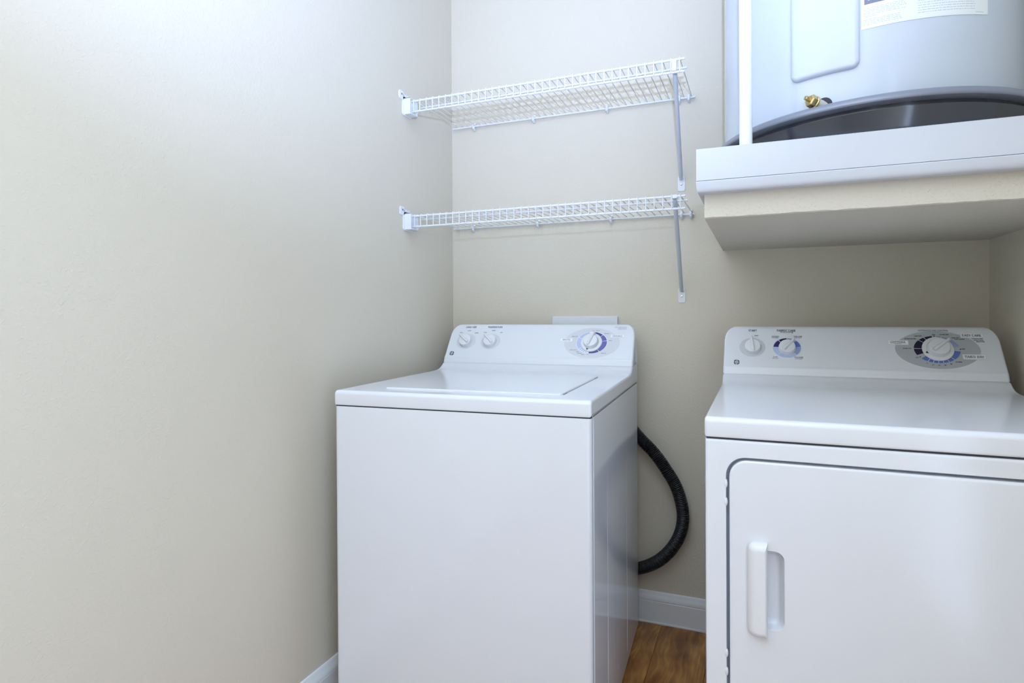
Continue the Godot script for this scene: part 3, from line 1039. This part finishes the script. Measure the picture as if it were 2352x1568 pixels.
func build_heater() -> void:
	var t := thing("water_heater", "large round white water heater tank standing on the platform, printed label on its front", "water heater", HC)
	var b := MB.new()
	b.lathe([Vector2(HR - 0.012, 0.0), Vector2(HR - 0.002, 0.002), Vector2(HR, 0.012), Vector2(HR, 0.45), Vector2(HR, 0.86), Vector2(HR - 0.006, 0.875), Vector2(HR - 0.03, 0.885), Vector2(0.1, 0.9)], 128)
	part("tank", b, M.tank_enamel, t)
	# raised element cover: a curved plate whose rim rolls down to the tank
	b = MB.new()
	var a0 := -31.9; var a1 := -8.3; var y0 := 1.5855; var y1 := 1.93
	var loops := []
	for q in [[0.0, -0.002], [0.0003, 0.003], [0.0018, 0.0065], [0.0045, 0.0090], [0.0085, 0.0102]]:
		var l := PackedVector3Array()
		var half := deg_to_rad(a1 - a0) * HR / 2
		var rr := MB.rrect(-half + q[0], y0 + q[0], half - q[0], y1 - q[0], 0.016 - q[0], 6, 0)
		# densify the long straight runs so that the plate follows the curve
		for i in rr.size():
			var p := rr[i]; var nx := rr[(i + 1) % rr.size()]
			var steps := 10 if absf(nx.x - p.x) > 0.03 else 1
			for s in steps:
				var v := p.lerp(nx, float(s) / steps)
				l.append(on_tank((a0 + a1) / 2 + rad_to_deg(v.x / HR), v.y, q[1]))
		loops.append(l)
	b.loft(loops, false, false)
	# face of the cover: strips between the lower and the upper edge of the last rim
	var half_w := deg_to_rad(a1 - a0) * HR / 2 - 0.0085
	var edge := []
	for p in MB.rrect(-half_w, y0 + 0.0085, half_w, y1 - 0.0085, 0.0075, 6, 0):
		if p.y < (y0 + y1) / 2: edge.append(Vector2(p.x, p.y))
	for k in 19: edge.append(Vector2(lerpf(-half_w + 0.0075, half_w - 0.0075, (k + 1) / 20.0), y0 + 0.0085))
	edge.sort_custom(func(p, q): return p.x < q.x)
	var am := (a0 + a1) / 2
	for k in edge.size() - 1:
		var e0: Vector2 = edge[k]; var e1: Vector2 = edge[k + 1]
		b.quad(on_tank(am + rad_to_deg(e0.x / HR), e0.y, 0.0102), on_tank(am + rad_to_deg(e1.x / HR), e1.y, 0.0102), on_tank(am + rad_to_deg(e1.x / HR), y0 + y1 - e1.y, 0.0102), on_tank(am + rad_to_deg(e0.x / HR), y0 + y1 - e0.y, 0.0102))
	part("access_cover", b, M.tank_enamel, t, "raised white access cover", 45.0)
	# printed label
	var st := SurfaceTool.new()
	st.begin(Mesh.PRIMITIVE_TRIANGLES)
	for k in 30:
		var q := []
		for c in [[0, 0], [1, 0], [1, 1], [0, 1]]:
			var u := (k + float(c[0])) / 30.0
			var p := on_tank(lerpf(-7.9, 34.3, u), lerpf(1.6620, 1.6755, u) + 0.1235 * c[1], 0.0006)
			q.append([p, Vector3(p.x, 0, p.z).normalized(), Vector2(u, 1.0 - c[1])])
		for i in [0, 2, 1, 0, 3, 2]:
			st.set_uv(q[i][2]); st.set_normal(q[i][1]); st.add_vertex(q[i][0])
	var lm := mat("label_paper", Color(1, 1, 1), 0.45)
	lm.albedo_texture = label_sheet()
	part("label", st.commit(), lm, t, "white paper label covered in small print with a grey framed box")
	# drain valve: dark gasket, pale nozzle, brass hex nut and stem
	var at := on_tank(-20.6, 1.5185)
	var out := Vector3(-0.70, 0.30, 0.64).normalized()
	var side := Vector3.UP.cross(out).normalized()
	var fx := Transform3D(Basis(side, out, side.cross(out)), at)
	b = MB.new(); b.xf = fx
	b.lathe([Vector2(0.0125, -0.004), Vector2(0.0125, 0.010), Vector2(0.0112, 0.018), Vector2(0.0105, 0.022)], 28)
	var v := part("drain_valve", b, mat("nozzle", lin(0.66, 0.65, 0.58), 0.4), t, "drain valve low on the tank")
	b = MB.new(); b.xf = fx
	b.lathe([Vector2(0.0115, 0.0215), Vector2(0.0140, 0.0225), Vector2(0.0140, 0.0250), Vector2(0.0120, 0.0262)], 28)
	b.lathe([Vector2(0.0105, 0.0260), Vector2(0.0132, 0.0272), Vector2(0.0132, 0.0368), Vector2(0.0112, 0.0385), Vector2(0.0098, 0.0390)], 6)
	part("brass_nut", b, M.brass, v, "brass hex nut", 20.0)
	b = MB.new(); b.xf = fx
	b.lathe([Vector2(0.0048, 0.038), Vector2(0.0048, 0.0490), Vector2(0.0040, 0.0500)], 16)
	part("stem", b, M.brass, v, "brass stem")
	b = MB.new()
	var fg := Transform3D(Basis(Vector3.UP.cross(Vector3(sin(deg_to_rad(-20.0)), 0, cos(deg_to_rad(-20.0)))), Vector3(sin(deg_to_rad(-20.0)), 0, cos(deg_to_rad(-20.0))), Vector3.UP * -1.0), on_tank(-20.0, 1.5220))
	fg.basis.z = fg.basis.x.cross(fg.basis.y)
	b.xf = fg
	b.lathe([Vector2(0.0165, -0.003), Vector2(0.0165, 0.0012), Vector2(0.0150, 0.0020)], 28)
	part("gasket", b, M.dark_gap, v, "dark opening around the valve")

func build_pan() -> void:
	var c := Vector3(1.406, 1.4362, 0.362)
	var t := thing("drain_pan", "black plastic drain pan with a grey rolled rim under the water heater", "pan", c)
	var turned := func(prof: Array) -> MB:
		var m := MB.new()
		m.lathe(prof, 128, false, false)
		# pressed out of round by the side wall and the back wall
		for i in m.t.size():
			var p := m.t[i]
			if p.x > 0: p.x *= 0.345 / 0.381
			if p.z < 0: p.z *= 0.350 / 0.381
			m.t[i] = p
		return m
	part("pan_body", turned.call([Vector2(0.001, 0.0), Vector2(0.340, 0.0), Vector2(0.350, 0.003), Vector2(0.3642, 0.0480), Vector2(0.3545, 0.0485), Vector2(0.3545, 0.0600), Vector2(0.353, 0.0600), Vector2(0.3475, 0.0085), Vector2(0.338, 0.0050), Vector2(0.001, 0.0050)]), M.black_plastic, t, "glossy black pan wall", 50.0)
	part("rim", turned.call([Vector2(0.3530, 0.0585), Vector2(0.3660, 0.0590), Vector2(0.3780, 0.0592), Vector2(0.3800, 0.0606), Vector2(0.3808, 0.0640), Vector2(0.3780, 0.0705), Vector2(0.3735, 0.0752), Vector2(0.3690, 0.0770), Vector2(0.3640, 0.0762), Vector2(0.3610, 0.0725), Vector2(0.3530, 0.0650), Vector2(0.3530, 0.0585)]), M.pan_rim, t, "grey rolled rim", 50.0)

func build_pipe() -> void:
	var t := thing("pipe", "upright white plastic pipe in front of the water heater at its left", "pipe", Vector3(1.1118, 1.4360, 0.705))
	var b := MB.new()
	b.lathe([Vector2(0.0128, 0.0), Vector2(0.0135, 0.001), Vector2(0.0135, 1.0), Vector2(0.0135, 1.302)], 32)
	part("tube", b, mat("pipe_white", lin(0.84, 0.86, 0.86), 0.35), t)

# ---------------------------------------------------------------- hose and outlet box
func build_hose() -> void:
	var t := thing("drain_hose", "black corrugated hose looping out from behind the washer", "hose", Vector3(0.75, 0.40, 0.04))
	var o := Vector3(0.75, 0.40, 0.04)
	var p := [Vector3(0.60, 0.86, 0.032), Vector3(0.66, 0.765, 0.033), Vector3(0.735, 0.665, 0.036), Vector3(0.7995, 0.602, 0.043), Vector3(0.8430, 0.5465, 0.048), Vector3(0.8760, 0.4905, 0.050), Vector3(0.8950, 0.4200, 0.050), Vector3(0.8935, 0.3620, 0.048), Vector3(0.8745, 0.3085, 0.046), Vector3(0.8410, 0.2595, 0.043), Vector3(0.7975, 0.2200, 0.038), Vector3(0.740, 0.1910, 0.034), Vector3(0.67, 0.1760, 0.033), Vector3(0.60, 0.172, 0.033)]
	for i in p.size(): p[i] -= o
	var path := ease_path(p, 720)
	var rad := []
	for i in path.size():
		rad.append([0.0188, 0.0205, 0.0214, 0.0205][i % 4])
	var b := MB.new()
	b.tube(path, rad, 18)
	part("corrugated_tube", b, M.hose_black, t, "", 60.0)

func build_outlet_box() -> void:
	var t := thing("outlet_box", "white plastic washer outlet box on the wall behind the washer console", "outlet box", Vector3(0.5448, 0.87, 0))
	var b := MB.new()
	var hw := 0.1228
	var rings := []
	for q in [[0.0, 0.0], [0.0, 0.011], [0.001, 0.0125], [0.003, 0.013], [0.045, 0.013], [0.046, 0.0115], [0.047, 0.004]]:
		rings.append(MB.rrect(-hw + q[0], q[0], hw - q[0], 0.2008 - q[0], 0.003, 2, q[1]))
	b.loft(rings, false, true)
	part("frame", b, M.vinyl, t)
	for x in [-0.05, 0.05]:
		b = MB.new()
		b.xf = Transform3D(Basis(), Vector3(x, 0.05, 0.014))
		b.lathe([Vector2(0.011, 0.0), Vector2(0.012, 0.01), Vector2(0.009, 0.02), Vector2(0.009, 0.03)], 12)
		part("valve", b, M.brass, t, "brass water valve")
